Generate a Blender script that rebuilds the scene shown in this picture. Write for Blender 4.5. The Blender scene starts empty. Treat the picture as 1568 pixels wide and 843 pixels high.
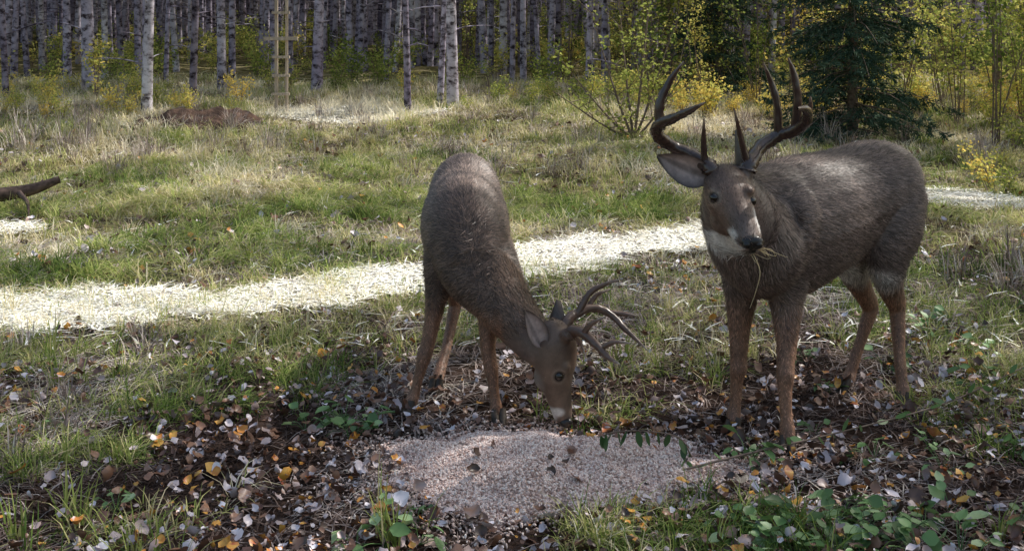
import bpy, math, random
import numpy as np
from mathutils import Vector, noise
from mathutils.bvhtree import BVHTree
rng=np.random.default_rng(7); random.seed(7)
sc=bpy.context.scene
PI=math.pi
SUN_H=np.array([0.88,0.475]); SUN_H/=np.linalg.norm(SUN_H)
EL=math.radians(50)
SUNV=np.array([SUN_H[0]*math.cos(EL),SUN_H[1]*math.cos(EL),math.sin(EL)])

# ------------------------------------------------------------ helpers
def smooth(t):
    t=np.clip(t,0,1); return t*t*(3-2*t)
def gz(x,y):
    x=np.asarray(x,float); y=np.asarray(y,float)
    z=.42*smooth((y-9)/9.)+.055*np.clip(y-18,0,70)
    a=smooth((y-4.8)/4.)*.035
    z=z+a*(np.sin(x*1.3+.5*y)+.7*np.sin(y*1.7-x*.6+2)+.5*np.sin(x*3.1-y*2.3))
    a2=smooth((np.abs(x)-2.2)/2.)*.02
    z=z+a2*np.sin(x*2.1+y*1.9)
    return z
class MB:
    def __init__(s): s.V=[];s.F=[];s.M=[];s.B=[];s.n=0
    def add(s,V,F,m=0,b=0.5):
        V=np.asarray(V,float);F=np.asarray(F,int)
        s.V.append(V);s.F.append(F+s.n);s.M.append(np.full(len(F),m));
        s.B.append(np.full(len(V),b) if np.isscalar(b) else np.asarray(b)); s.n+=len(V)
    def mesh(s,name,mats,smoothf=True):
        V=np.concatenate(s.V);F=np.concatenate(s.F);M=np.concatenate(s.M);B=np.concatenate(s.B)
        me=fastmesh(name,V,F)
        for m in mats: me.materials.append(m)
        me.polygons.foreach_set('material_index',M.astype('i'))
        a=me.attributes.new('bv','FLOAT','POINT'); a.data.foreach_set('value',B.astype('f'))
        me.polygons.foreach_set('use_smooth',np.full(len(F),smoothf))
        me.update()
        return me
def fastmesh(name,V,F):
    me=bpy.data.meshes.new(name); k=F.shape[1]
    me.vertices.add(len(V)); me.vertices.foreach_set('co',V.astype('f').ravel())
    me.loops.add(F.size); me.loops.foreach_set('vertex_index',F.astype('i').ravel())
    me.polygons.add(len(F)); me.polygons.foreach_set('loop_start',np.arange(0,F.size,k,dtype='i'))
    try: me.polygons.foreach_set('loop_total',np.full(len(F),k,dtype='i'))
    except Exception: pass
    me.update(calc_edges=True)
    return me
def obj(name,me,parent=None,loc=None,link=True):
    o=bpy.data.objects.new(name,me)
    if link: sc.collection.objects.link(o)
    if parent: o.parent=parent
    if loc is not None: o.location=loc
    return o
def empty(name,loc=(0,0,0)):
    o=bpy.data.objects.new(name,None); sc.collection.objects.link(o); o.location=loc; o.empty_display_size=.2
    return o
def catmull(P,n=6):
    P=np.asarray(P,float)
    if len(P)<3:
        t=np.linspace(0,1,n+1)[:,None]; return P[0]*(1-t)+P[-1]*t
    Q=np.vstack([2*P[0]-P[1],P,2*P[-1]-P[-2]]); out=[]
    for i in range(1,len(Q)-2):
        for j in range(n):
            t=j/n
            out.append(.5*((2*Q[i])+(-Q[i-1]+Q[i+1])*t+(2*Q[i-1]-5*Q[i]+4*Q[i+1]-Q[i+2])*t*t+(-Q[i-1]+3*Q[i]-3*Q[i+1]+Q[i+2])*t**3))
    out.append(P[-1]); return np.array(out)
def frames(C,lat=None):
    T=np.gradient(C,axis=0); T/=np.linalg.norm(T,axis=1)[:,None]+1e-9
    if lat is None:
        l=np.array([1.,0,0]) if abs(T[:,0]).mean()<.6 else np.array([0,0,1.])
    else: l=np.array(lat,float)
    L=l-T*(T@l)[:,None]; L/=np.linalg.norm(L,axis=1)[:,None]+1e-9
    U=np.cross(L,T)
    return T,L,U
def tube(P,R,n=7,sub=3,lat=None):
    D=catmull(np.column_stack([np.asarray(P,float),np.asarray(R,float)]),sub)
    C=D[:,:3]; r=np.maximum(D[:,3],1e-4)
    T,L,U=frames(C,lat)
    a=np.arange(n)*2*PI/n
    V=(C[:,None]+r[:,None,None]*(L[:,None]*np.cos(a)[None,:,None]+U[:,None]*np.sin(a)[None,:,None])).reshape(-1,3)
    m=len(C);F=[]
    for i in range(m-1):
        for j in range(n):
            F.append((i*n+j,i*n+(j+1)%n,(i+1)*n+(j+1)%n,(i+1)*n+j))
    return V,np.array(F)
def leafquads(C,size,up=None,asp=.7,rg=rng):
    n=len(C); a=rg.normal(size=(n,3)); a/=np.linalg.norm(a,axis=1)[:,None]
    b=rg.normal(size=(n,3))
    if up is not None: a[:,2]*=up; a/=np.linalg.norm(a,axis=1)[:,None]
    b-=a*(a*b).sum(1)[:,None]; b/=np.linalg.norm(b,axis=1)[:,None]
    s=np.asarray(size)*np.ones(n); s=s[:,None]
    V=np.stack([C-a*s*.5,C+b*s*.5*asp-a*s*.08,C+a*s*.5,C-b*s*.5*asp-a*s*.08],1).reshape(-1,3)
    F=np.arange(4*n).reshape(n,4)
    return V,F,np.repeat(rg.random(n),4)

# ------------------------------------------------------------ materials
def newmat(name):
    m=bpy.data.materials.new(name); m.use_nodes=True; nt=m.node_tree; nt.nodes.clear()
    out=nt.nodes.new('ShaderNodeOutputMaterial'); return m,nt,out
def ramp(nt,stops,interp='LINEAR'):
    r=nt.nodes.new('ShaderNodeValToRGB'); cr=r.color_ramp; cr.interpolation=interp
    while len(cr.elements)<len(stops): cr.elements.new(.5)
    for e,(p,c) in zip(cr.elements,stops): e.position=p; e.color=(*c,1)
    return r
def math_(nt,op,a,b=None,clamp=False):
    n=nt.nodes.new('ShaderNodeMath'); n.operation=op; n.use_clamp=clamp
    for i,v in enumerate((a,b)):
        if v is None: continue
        if isinstance(v,(int,float)): n.inputs[i].default_value=v
        else: nt.links.new(v,n.inputs[i])
    return n.outputs[0]
def foliage(name,stops,transl=.35,bvamt=.5,rough=.6,gloss=0.,direct=False):
    m,nt,out=newmat(name); N=nt.nodes; L=nt.links
    b=N.new('ShaderNodeAttribute'); b.attribute_type='GEOMETRY'; b.attribute_name='bv'
    if direct: v=b.outputs['Fac']
    else:
        a=N.new('ShaderNodeAttribute'); a.attribute_type='INSTANCER'; a.attribute_name='tint'
        v=math_(nt,'MULTIPLY_ADD',b.outputs['Fac'],bvamt); nt.nodes[-1].inputs[2].default_value=-bvamt/2
        v=math_(nt,'ADD',v,a.outputs['Fac'],True)
    r=ramp(nt,stops); L.new(v,r.inputs[0])
    if gloss>0:
        p=N.new('ShaderNodeBsdfPrincipled'); p.inputs['Roughness'].default_value=rough
        p.inputs['Specular IOR Level'].default_value=gloss; L.new(r.outputs[0],p.inputs['Base Color'])
    else:
        p=N.new('ShaderNodeBsdfDiffuse'); L.new(r.outputs[0],p.inputs['Color'])
    if transl>0:
        t=N.new('ShaderNodeBsdfTranslucent'); L.new(r.outputs[0],t.inputs['Color'])
        mx=N.new('ShaderNodeMixShader'); mx.inputs[0].default_value=transl
        L.new(p.outputs[0],mx.inputs[1]);L.new(t.outputs[0],mx.inputs[2]);L.new(mx.outputs[0],out.inputs[0])
    else: L.new(p.outputs[0],out.inputs[0])
    return m
def solid(name,c1,c2,scale=10,rough=.8,bump=.3,stretch=(1,1,1),spec=.3,detail=6,bdist=.01):
    m,nt,out=newmat(name); N=nt.nodes;L=nt.links
    tc=N.new('ShaderNodeTexCoord'); mp=N.new('ShaderNodeMapping'); mp.inputs['Scale'].default_value=stretch
    L.new(tc.outputs['Object'],mp.inputs[0])
    n=N.new('ShaderNodeTexNoise'); n.inputs['Scale'].default_value=scale; n.inputs['Detail'].default_value=detail
    L.new(mp.outputs[0],n.inputs['Vector'])
    r=ramp(nt,[(.3,c1),(.7,c2)]); L.new(n.outputs['Fac'],r.inputs[0])
    p=N.new('ShaderNodeBsdfPrincipled'); p.inputs['Roughness'].default_value=rough; p.inputs['Specular IOR Level'].default_value=spec
    L.new(r.outputs[0],p.inputs['Base Color'])
    bp=N.new('ShaderNodeBump'); bp.inputs['Strength'].default_value=bump; bp.inputs['Distance'].default_value=bdist
    L.new(n.outputs['Fac'],bp.inputs['Height']); L.new(bp.outputs[0],p.inputs['Normal'])
    L.new(p.outputs[0],out.inputs[0]); return m

GRASS=foliage('grass_blades',[(0,(.09,.15,.04)),(.25,(.21,.30,.075)),(.45,(.42,.47,.15)),(.62,(.62,.57,.28)),(.8,(.78,.67,.44)),(1,(.93,.87,.70))],.3,1,direct=True)
DEAD=foliage('dead_grass',[(0,(.06,.042,.037)),(.3,(.18,.13,.115)),(.6,(.42,.34,.31)),(.85,(.64,.56,.52)),(1,(.85,.77,.66))],.0,1,direct=True)
PALE=foliage('painted_sun_straw',[(0,(.82,.77,.6)),(.4,(.94,.92,.84)),(1,(.98,.97,.95))],.0,1,direct=True)  # near-white straw colour standing in for blown-out sunlight
LEAF=foliage('fallen_leaf',[(0,(.05,.03,.022)),(.30,(.16,.075,.05)),(.48,(.30,.16,.10)),(.56,(.42,.32,.31)),(.75,(.62,.55,.60)),(.875,(.84,.80,.87)),(.89,(.62,.22,.03)),(.95,(.75,.42,.08)),(1,(.45,.10,.04))],.0,1,.4,.6,True)
BUSH=foliage('shrub_leaves',[(0,(.10,.15,.04)),(.3,(.25,.32,.08)),(.55,(.52,.55,.15)),(.8,(.82,.72,.22)),(1,(.88,.66,.18))],.45,.5)
CANOPY=foliage('canopy_leaves',[(0,(.25,.32,.10)),(1,(.65,.58,.15))],.45,.9)
WEED=foliage('broad_leaves',[(0,(.05,.11,.035)),(.6,(.20,.36,.13)),(1,(.5,.64,.36))],.25,.8,.4,.5)
NEEDLE=foliage('spruce_needles',[(0,(.035,.065,.045)),(.6,(.085,.13,.09)),(1,(.18,.23,.14))],.0,.9)
STEM=solid('stems',(.12,.085,.07),(.26,.2,.16),30)
SOILM=solid('dark_soil',(.03,.018,.014),(.12,.07,.05),9,.95,1.0,bdist=.05)
WOOD=solid('weathered_wood',(.35,.28,.22),(.6,.5,.4),14,.85,.4,(3,3,.4))

def bark():
    m,nt,out=newmat('aspen_bark');N=nt.nodes;L=nt.links
    tc=N.new('ShaderNodeTexCoord'); oi=N.new('ShaderNodeObjectInfo')
    ad=N.new('ShaderNodeVectorMath'); ad.operation='ADD'; L.new(tc.outputs['Object'],ad.inputs[0])
    cx=N.new('ShaderNodeCombineXYZ'); L.new(math_(nt,'MULTIPLY',oi.outputs['Random'],37.),cx.inputs[2]); L.new(cx.outputs[0],ad.inputs[1])
    mp=N.new('ShaderNodeMapping'); mp.inputs['Scale'].default_value=(5,5,8); L.new(ad.outputs[0],mp.inputs[0])
    n=N.new('ShaderNodeTexNoise'); n.inputs['Scale'].default_value=1.6; n.inputs['Detail'].default_value=7; n.inputs['Roughness'].default_value=.65; L.new(mp.outputs[0],n.inputs['Vector'])
    r=ramp(nt,[(.36,(.07,.055,.06)),(.43,(.30,.27,.28)),(.52,(.72,.68,.73)),(.7,(.92,.89,.93))]); L.new(n.outputs['Fac'],r.inputs[0])
    n2=N.new('ShaderNodeTexNoise'); n2.inputs['Scale'].default_value=.8; L.new(ad.outputs[0],n2.inputs['Vector'])
    r2=ramp(nt,[(.35,(.5,.47,.54)),(.65,(1,1,1))]); L.new(n2.outputs['Fac'],r2.inputs[0])
    r3=ramp(nt,[(0,(.35,.33,.38)),(.5,(.82,.79,.90)),(1,(1,1,1))]); L.new(oi.outputs['Random'],r3.inputs[0])
    m1=N.new('ShaderNodeMix');m1.data_type='RGBA';m1.blend_type='MULTIPLY';m1.inputs[0].default_value=1
    L.new(r.outputs[0],m1.inputs[6]);L.new(r2.outputs[0],m1.inputs[7])
    m2=N.new('ShaderNodeMix');m2.data_type='RGBA';m2.blend_type='MULTIPLY';m2.inputs[0].default_value=1
    L.new(m1.outputs[2],m2.inputs[6]);L.new(r3.outputs[0],m2.inputs[7])
    p=N.new('ShaderNodeBsdfDiffuse');L.new(m2.outputs[2],p.inputs['Color']);L.new(p.outputs[0],out.inputs[0]);return m
BARK=bark()
def groundmat():
    m,nt,out=newmat('forest_ground');N=nt.nodes;L=nt.links
    tc=N.new('ShaderNodeTexCoord')
    n=N.new('ShaderNodeTexNoise');n.inputs['Scale'].default_value=14;n.inputs['Detail'].default_value=10;n.inputs['Roughness'].default_value=.7;L.new(tc.outputs['Object'],n.inputs['Vector'])
    r=ramp(nt,[(.3,(.022,.014,.012)),(.5,(.055,.036,.028)),(.62,(.12,.08,.065)),(.75,(.22,.17,.145))]);L.new(n.outputs['Fac'],r.inputs[0])
    n2=N.new('ShaderNodeTexNoise');n2.inputs['Scale'].default_value=6;n2.inputs['Detail'].default_value=8;L.new(tc.outputs['Object'],n2.inputs['Vector'])
    r2=ramp(nt,[(.35,(.10,.095,.04)),(.5,(.24,.21,.10)),(.68,(.45,.38,.23))]);L.new(n2.outputs['Fac'],r2.inputs[0])
    sx=N.new('ShaderNodeSeparateXYZ');L.new(tc.outputs['Object'],sx.inputs[0])
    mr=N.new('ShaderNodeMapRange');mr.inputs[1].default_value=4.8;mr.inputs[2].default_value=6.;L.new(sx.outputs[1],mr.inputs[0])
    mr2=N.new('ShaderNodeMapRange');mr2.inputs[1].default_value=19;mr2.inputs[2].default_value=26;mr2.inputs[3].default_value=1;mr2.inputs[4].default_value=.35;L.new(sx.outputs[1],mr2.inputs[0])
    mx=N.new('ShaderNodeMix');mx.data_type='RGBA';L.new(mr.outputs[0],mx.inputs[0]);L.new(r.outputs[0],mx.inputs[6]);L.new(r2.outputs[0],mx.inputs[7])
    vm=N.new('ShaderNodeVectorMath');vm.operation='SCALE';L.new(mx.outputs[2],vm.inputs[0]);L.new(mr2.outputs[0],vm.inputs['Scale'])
    p=N.new('ShaderNodeBsdfDiffuse')
    L.new(vm.outputs[0],p.inputs['Color'])
    bp=N.new('ShaderNodeBump');bp.inputs['Strength'].default_value=1;bp.inputs['Distance'].default_value=.03;L.new(n.outputs['Fac'],bp.inputs['Height']);L.new(bp.outputs[0],p.inputs['Normal'])
    L.new(p.outputs[0],out.inputs[0]);return m
GROUND=groundmat()

# ------------------------------------------------------------ ground
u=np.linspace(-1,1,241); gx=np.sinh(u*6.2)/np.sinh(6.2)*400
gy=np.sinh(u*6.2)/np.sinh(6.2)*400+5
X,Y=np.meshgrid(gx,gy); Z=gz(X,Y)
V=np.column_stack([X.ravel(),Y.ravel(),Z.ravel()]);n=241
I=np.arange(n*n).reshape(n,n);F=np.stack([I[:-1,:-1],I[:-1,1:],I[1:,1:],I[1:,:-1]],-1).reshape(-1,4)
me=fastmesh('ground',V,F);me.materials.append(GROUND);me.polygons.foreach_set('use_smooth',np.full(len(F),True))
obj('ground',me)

# ------------------------------------------------------------ scatter via geometry nodes (big things only)
def scatter(name,P,rot,scl,tint,meshes,varname):
    coll=bpy.data.collections.new(name+'_kinds')
    for i,m in enumerate(meshes):
        o=bpy.data.objects.new(varname,m); coll.objects.link(o)
    n=len(P); me=bpy.data.meshes.new(name); me.vertices.add(n)
    me.vertices.foreach_set('co',np.asarray(P,'f').ravel())
    for nm,ty,d in(('rot','FLOAT_VECTOR',rot),('scl','FLOAT',scl),('tint','FLOAT',tint)):
        a=me.attributes.new(nm,ty,'POINT'); a.data.foreach_set('vector' if ty=='FLOAT_VECTOR' else 'value',np.asarray(d,'f').ravel())
    a=me.attributes.new('idx','INT','POINT'); a.data.foreach_set('value',rng.integers(0,len(meshes),n).astype('i'))
    me.update()
    ng=bpy.data.node_groups.new(name,'GeometryNodeTree')
    ng.interface.new_socket('Geometry',in_out='INPUT',socket_type='NodeSocketGeometry')
    ng.interface.new_socket('Geometry',in_out='OUTPUT',socket_type='NodeSocketGeometry')
    N=ng.nodes;L=ng.links
    gi=N.new('NodeGroupInput');go=N.new('NodeGroupOutput')
    ci=N.new('GeometryNodeCollectionInfo');ci.inputs['Collection'].default_value=coll
    ci.inputs['Separate Children'].default_value=True;ci.inputs['Reset Children'].default_value=True
    ip=N.new('GeometryNodeInstanceOnPoints');ip.inputs['Pick Instance'].default_value=True
    def na(nm,ty):
        k=N.new('GeometryNodeInputNamedAttribute');k.data_type=ty;k.inputs['Name'].default_value=nm
        return next(o for o in k.outputs if o.enabled and o.name=='Attribute')
    er=N.new('FunctionNodeEulerToRotation');L.new(na('rot','FLOAT_VECTOR'),er.inputs[0])
    L.new(gi.outputs[0],ip.inputs['Points']);L.new(ci.outputs[0],ip.inputs['Instance'])
    L.new(na('idx','INT'),ip.inputs['Instance Index']);L.new(er.outputs[0],ip.inputs['Rotation'])
    L.new(na('scl','FLOAT'),ip.inputs['Scale']);L.new(ip.outputs[0],go.inputs[0])
    o=obj(name,me);md=o.modifiers.new('scatter','NODES');md.node_group=ng
    return o
def nz(x,y,s,o=0.): return np.array([noise.noise((a*s+o,b*s-o,o*1.7)) for a,b in zip(x,y)])
def field(n,y0,y1,mx=.52,mar=.9,pw=1.0):
    y=y0+(y1-y0)*rng.random(n)**pw; x=(rng.random(n)*2-1)*(mx*y+mar)
    return x,y
PILE=np.array([.12,3.68])
def piled(x,y):
    th=np.arctan2((y-PILE[1])/.34,(x-PILE[0])/.58)
    return np.hypot((x-PILE[0])/.58,(y-PILE[1])/.34)/(1+.12*np.sin(th*3+1)+.08*np.sin(th*7+2)+.05*np.sin(th*13))
def pileh(x,y):
    return .115*np.clip(1-piled(x,y)**1.5,0,1)
def blob(x,y,cx,cy,rx,ry): return np.clip((1.3-np.hypot((x-cx)/rx,(y-cy)/ry))/.3,0,1)
def mainband(x,y):  # sunlit band mask, drives crown gaps and the lightened blade colours
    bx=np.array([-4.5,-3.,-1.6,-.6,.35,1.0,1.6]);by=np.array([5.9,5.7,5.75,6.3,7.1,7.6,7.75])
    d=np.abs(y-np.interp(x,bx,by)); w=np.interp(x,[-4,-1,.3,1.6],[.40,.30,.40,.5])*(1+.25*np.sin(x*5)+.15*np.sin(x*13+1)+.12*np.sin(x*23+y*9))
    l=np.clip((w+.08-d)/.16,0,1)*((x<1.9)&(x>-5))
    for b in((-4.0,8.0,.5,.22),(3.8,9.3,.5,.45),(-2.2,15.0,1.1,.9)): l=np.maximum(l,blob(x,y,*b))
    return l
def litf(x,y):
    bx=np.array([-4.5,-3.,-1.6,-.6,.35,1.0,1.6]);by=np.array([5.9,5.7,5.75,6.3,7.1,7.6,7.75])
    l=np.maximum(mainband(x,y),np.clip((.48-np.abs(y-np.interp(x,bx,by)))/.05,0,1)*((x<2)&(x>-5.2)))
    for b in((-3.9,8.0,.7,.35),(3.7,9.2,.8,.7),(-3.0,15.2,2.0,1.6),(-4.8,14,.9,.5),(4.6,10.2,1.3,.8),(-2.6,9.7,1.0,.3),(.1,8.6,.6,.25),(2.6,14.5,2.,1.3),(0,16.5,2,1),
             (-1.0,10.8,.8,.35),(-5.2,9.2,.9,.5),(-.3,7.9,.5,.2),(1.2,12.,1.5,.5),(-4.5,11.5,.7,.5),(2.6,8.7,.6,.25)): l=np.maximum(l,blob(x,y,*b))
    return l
def dapple(x,y):
    """gaps in the added unseen crowns whose light falls on the animals' backs"""
    l=0*x
    for b in((.37,3.83,.30,.17),(.80,4.06,.18,.15),(.90,3.98,.11,.22),(.17,3.30,.10,.10),(-.88,4.53,.17,.36),(-.22,3.60,.08,.08)):
        l=np.maximum(l,blob(x,y,*b))
    return l

def blades(name,bx,by,az,H,LN,W,val,mat,T=(0,.35,.7,1.),flop=.45,dz=0.):
    n=len(bx);T=np.array(T);d=np.stack([np.cos(az),np.sin(az)],1);s=np.stack([-np.sin(az),np.cos(az)],1);g=gz(bx,by)+dz
    V=[];cv=rng.normal(size=n)*.15
    for t in T:
        wd=W*(1-t**2)*.5+W*.05
        c=np.column_stack([bx,by])+d*(LN*t**1.6)[:,None]+s*(cv*LN*t*t)[:,None]
        z=g+H*t*(1-flop*t*t*np.clip(LN/H,0,1.7))
        V.append(np.column_stack([c-s*wd[:,None],z])); V.append(np.column_stack([c+s*wd[:,None],z+.0006]))
    k=2*len(T);V=np.stack(V,1).reshape(-1,3);F=np.concatenate([np.stack([np.arange(n)*k+2*i,np.arange(n)*k+2*i+1,np.arange(n)*k+2*i+3,np.arange(n)*k+2*i+2],1) for i in range(len(T)-1)])
    mb=MB();mb.add(V,F,0,np.repeat(np.clip(val,0,1),k));return obj(name,mb.mesh(name,[mat]))
def clumped(cx,cy,m,spread):
    x=np.repeat(cx,m);y=np.repeat(cy,m);a=rng.random(len(x))*6.283;r=np.abs(rng.normal(size=len(x)))*np.repeat(spread*np.ones(len(cx)),m)
    return x+np.cos(a)*r,y+np.sin(a)*r,a+rng.normal(size=len(x))*.7
def barez(x,y): return np.exp(-((x-.2)/1.75)**4-((y-3.7)/.95)**4)
# near thatch of dead stalks
cx,cy=field(6600,2.7,7.2);k=(piled(cx,cy)>1.0)&(rng.random(len(cx))>.40*barez(cx,cy));cx,cy=cx[k],cy[k];m=14
t=.36+.75*nz(cx,cy,1.4,3.)+.16*rng.normal(size=len(cx))-.20*barez(cx,cy)
x,y,a=clumped(cx,cy,m,.07);n=len(x);a=rng.random(n)*6.28
k=piled(x,y)>.98;x,y,a,t=x[k],y[k],a[k],np.repeat(t,m)[k];n=len(x)
blades('dead_grass_thatch',x,y,a,rng.uniform(.006,.05,n),rng.uniform(.03,.16,n),rng.uniform(.0025,.006,n),t+.2*rng.normal(size=n),DEAD,flop=.3)
# near green grass
cx,cy=field(8000,2.7,6.8)
g=nz(cx,cy,1.1,11.)+.7*nz(cx,cy,3.2,5.)
p=.20+g*1.2-barez(cx,cy)*.36+smooth((-cx-.8)/1.2)*.28+smooth((cx-1.2)/1.)*.22+smooth((cy-4.4)/1.)*.25
k=(rng.random(len(cx))<p)&(piled(cx,cy)>1.12);cx,cy=cx[k],cy[k];m=18
t=.34+.6*nz(cx,cy,.9,2.)+.17*rng.normal(size=len(cx));hs=rng.uniform(.5,1.6,len(cx))
x,y,a=clumped(cx,cy,m,.035);n=len(x);t=np.repeat(t,m);hs=np.repeat(hs,m)
blades('short_grass_cover',x,y,a,rng.uniform(.02,.11,n)*hs,rng.uniform(.02,.12,n)*hs,rng.uniform(.0025,.005,n),t+.15*rng.normal(size=n)+.4*litf(x,y),GRASS)  # blades paler inside the lit mask: sunlight put into their colour
# meadow
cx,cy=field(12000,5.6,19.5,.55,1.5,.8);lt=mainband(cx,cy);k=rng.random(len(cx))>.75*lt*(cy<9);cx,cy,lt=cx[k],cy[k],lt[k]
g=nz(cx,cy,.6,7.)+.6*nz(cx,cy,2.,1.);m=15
t=.57+.6*g+.15*rng.normal(size=len(cx))+.012*(cy-6)+.35*lt;hs=rng.uniform(.5,1.3,len(cx))*(1+.9*np.clip(nz(cx,cy,1.3,8.),-.5,1))*(1+.045*(cy-6))*(1-.5*lt*(cy<8))  # tint raised in the sun band, its brightness painted into the grass
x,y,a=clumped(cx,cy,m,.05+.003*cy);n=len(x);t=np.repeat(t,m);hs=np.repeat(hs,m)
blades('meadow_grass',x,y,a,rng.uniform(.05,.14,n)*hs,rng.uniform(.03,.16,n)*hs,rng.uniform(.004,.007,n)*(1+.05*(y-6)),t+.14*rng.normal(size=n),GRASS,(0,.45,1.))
cx,cy=field(2600,6.2,13.,.55,1.);k=((nz(cx,cy,.7,17.)+.3*((cx<-.6)&(cy>6.2)&(cy<10))+.12*rng.normal(size=len(cx)))>.1)&(mainband(cx,cy)<.3);cx,cy=cx[k],cy[k];m=34
t=.42+.45*nz(cx,cy,.8,1.)+.10*rng.normal(size=len(cx));da=np.repeat(rng.random(len(cx))*6.28,m)
x,y,a=clumped(cx,cy,m,.05);n=len(x);a=np.where(rng.random(n)<.6,da+rng.normal(size=n)*.5,a)
blades('long_meadow_grass',x,y,a,rng.uniform(.10,.22,n),rng.uniform(.10,.32,n),rng.uniform(.004,.008,n),np.repeat(t,m)+.12*rng.normal(size=n),GRASS,flop=.5)
cx,cy=field(7400,5.3,19.,.55,1.5);m=12;t=.50+.75*nz(cx,cy,.9,4.)+.4*mainband(cx,cy)  # thatch also painted lighter where the sun band falls
x,y,a=clumped(cx,cy,m,.12);n=len(x)
blades('meadow_thatch',x,y,rng.random(n)*6.28,rng.uniform(.03,.12,n),rng.uniform(.08,.25,n),rng.uniform(.004,.008,n)*(1+.04*(y-6)),np.repeat(t,m)+.15*rng.normal(size=n),DEAD,(0,.5,1.),.3)
# flat near-white blades added to paint the sun band's brightness into the colour
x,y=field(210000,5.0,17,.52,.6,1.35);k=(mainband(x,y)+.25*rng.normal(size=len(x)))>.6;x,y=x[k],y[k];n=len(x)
blades('painted_sun_strip',x,y,rng.random(n)*6.28,rng.uniform(.008,.03,n),rng.uniform(.06,.16,n),rng.uniform(.008,.014,n)*(1+.05*(y-5)),rng.random(n),PALE,(0,.5,1.),.2,.035)
cl=[(-5.1,12.4,1.1),(-4.9,12.7,1.),(-5.4,12.2,.9),(-4.7,12.1,.8),(-5.6,12.9,1.),(-2.3,13,.8),(-1.8,12.6,.8),(2.8,6.2,.55),(3.0,6.4,.6),(2.65,6.5,.5),(3.2,6.0,.5),(3.1,6.8,.6),(2.3,3.7,.3),(2.2,3.9,.3),(-6.2,11,.8),(4.6,9.5,.8),(4.9,9.2,.7),(.6,11.6,.6),(-2.6,4.3,.35),(-2.4,4.6,.4),(-2.2,4.0,.3),(-2.9,4.9,.4),(4.0,8.0,.6),(4.3,8.4,.6)]
cl+= [(random.uniform(-8,8),random.uniform(10.5,18),random.uniform(.4,.95)) for _ in range(190)]
cl+= [(random.uniform(-3.4,-1.6),random.uniform(3.6,5.2),random.uniform(.2,.35)) for _ in range(14)]
cl=np.array(cl);m=60;s=np.repeat(cl[:,2],m);x,y,a=clumped(cl[:,0],cl[:,1],m,.07);n=len(x)
blades('dry_grass_clumps',x,y,a,rng.uniform(.15,.5,n)*s,rng.uniform(.04,.3,n)*s,rng.uniform(.003,.007,n),np.repeat(rng.uniform(.4,.75,len(cl)),m)+.18*rng.normal(size=n),DEAD)
cl=np.array([(-.37,3.22,1.),(-.33,3.16,.8),(-1.28,3.25,.9),(-1.36,3.35,.8),(-1.45,3.2,.7),(1.42,3.2,.6),(-1.9,4.6,.8),(-2.1,5.,.9),(.5,4.9,.7),(.62,4.75,.7),(-1.0,3.1,.6),(-1.9,3.9,.7),(-2.3,4.4,.8)]);m=16;s=np.repeat(cl[:,2],m);x,y,a=clumped(cl[:,0],cl[:,1],m,.03);n=len(x)
blades('tall_grass_tufts',x,y,a,rng.uniform(.10,.26,n)*s,rng.uniform(.02,.12,n)*s,rng.uniform(.004,.008,n),.36+.12*rng.normal(size=n),GRASS)

def merged(name,tv,tf,P,rot,scl,val,mat,parent=None):
    cx,sx=np.cos(rot[:,0]),np.sin(rot[:,0]);cy,sy=np.cos(rot[:,1]),np.sin(rot[:,1]);cz,sz=np.cos(rot[:,2]),np.sin(rot[:,2]);o=0*cx;e=o+1
    def M(r): return np.stack([np.stack(q,-1) for q in r],-2)
    R=M([[cz,-sz,o],[sz,cz,o],[o,o,e]])@M([[cy,o,sy],[o,e,o],[-sy,o,cy]])@M([[e,o,o],[o,cx,-sx],[o,sx,cx]])
    if tv.ndim==2: tv=np.broadcast_to(tv,(len(P),)+tv.shape)
    V=np.einsum('nij,nkj->nki',R,tv)*scl[:,None,None]+P[:,None];k=tv.shape[1]
    F=(tf[None]+(np.arange(len(P))*k)[:,None,None]).reshape(-1,4)
    vv=np.repeat(val,k)+rng.normal(size=len(val)*k)*.025
    mb=MB();mb.add(V.reshape(-1,3),F,0,np.clip(vv,0,1));return obj(name,mb.mesh(name,[mat]),parent)
def leaft(curl,fold):
    T=[0,.2,.5,.8,1.];Wd=[.05,.38,.45,.24,.02];V=[]
    for t,w in zip(T,Wd):
        zc=curl*(t-.5)**2
        V+= [(t-.5,-w,zc+fold*w),(t-.5,0,zc),(t-.5,w,zc+fold*w*.7)]
    return np.array(V)
LT=np.array([leaft(c,f) for c,f in((.5,.2),(.9,.5),(-.5,.1),(1.5,.9),(.1,.05),(-.9,-.4))])
LF=[]
for i in range(4):
    a=3*i;LF+=[(a,a+1,a+4,a+3),(a+1,a+2,a+5,a+4)]
LF=np.array(LF)
def leavesT(n):
    t=LT[rng.integers(0,6,n)].copy();t+=rng.normal(size=t.shape)*np.array([.05,.05,.07]);t[:,:,1]*=rng.uniform(.55,1.15,(n,1));return t
x,y=field(22000,2.7,7.2,.52,.9,1.1)
dens=.36+.75*np.exp(-((x-.2)/2.3)**2-((y-3.6)/1.2)**2)+1.2*nz(x,y,2.2,21.)-.2*smooth((y-5)/1.)-1.*mainband(x,y)
k=(rng.random(len(x))<dens)&((piled(x,y)>.97)|(rng.random(len(x))<.07));x,y=x[k],y[k];n=len(x)
P=np.column_stack([x,y,gz(x,y)+pileh(x,y)+rng.uniform(.012,.06,n)*np.where(piled(x,y)<1,.2,1)])
sz_=rng.uniform(.016,.046,n)*rng.choice([.6,1,1.2],n)
merged('fallen_leaves',leavesT(n),LF,P,np.column_stack([rng.normal(size=n)*.5,rng.normal(size=n)*.5,rng.random(n)*6.3]),sz_,rng.random(n)**1.1,LEAF)
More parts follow.
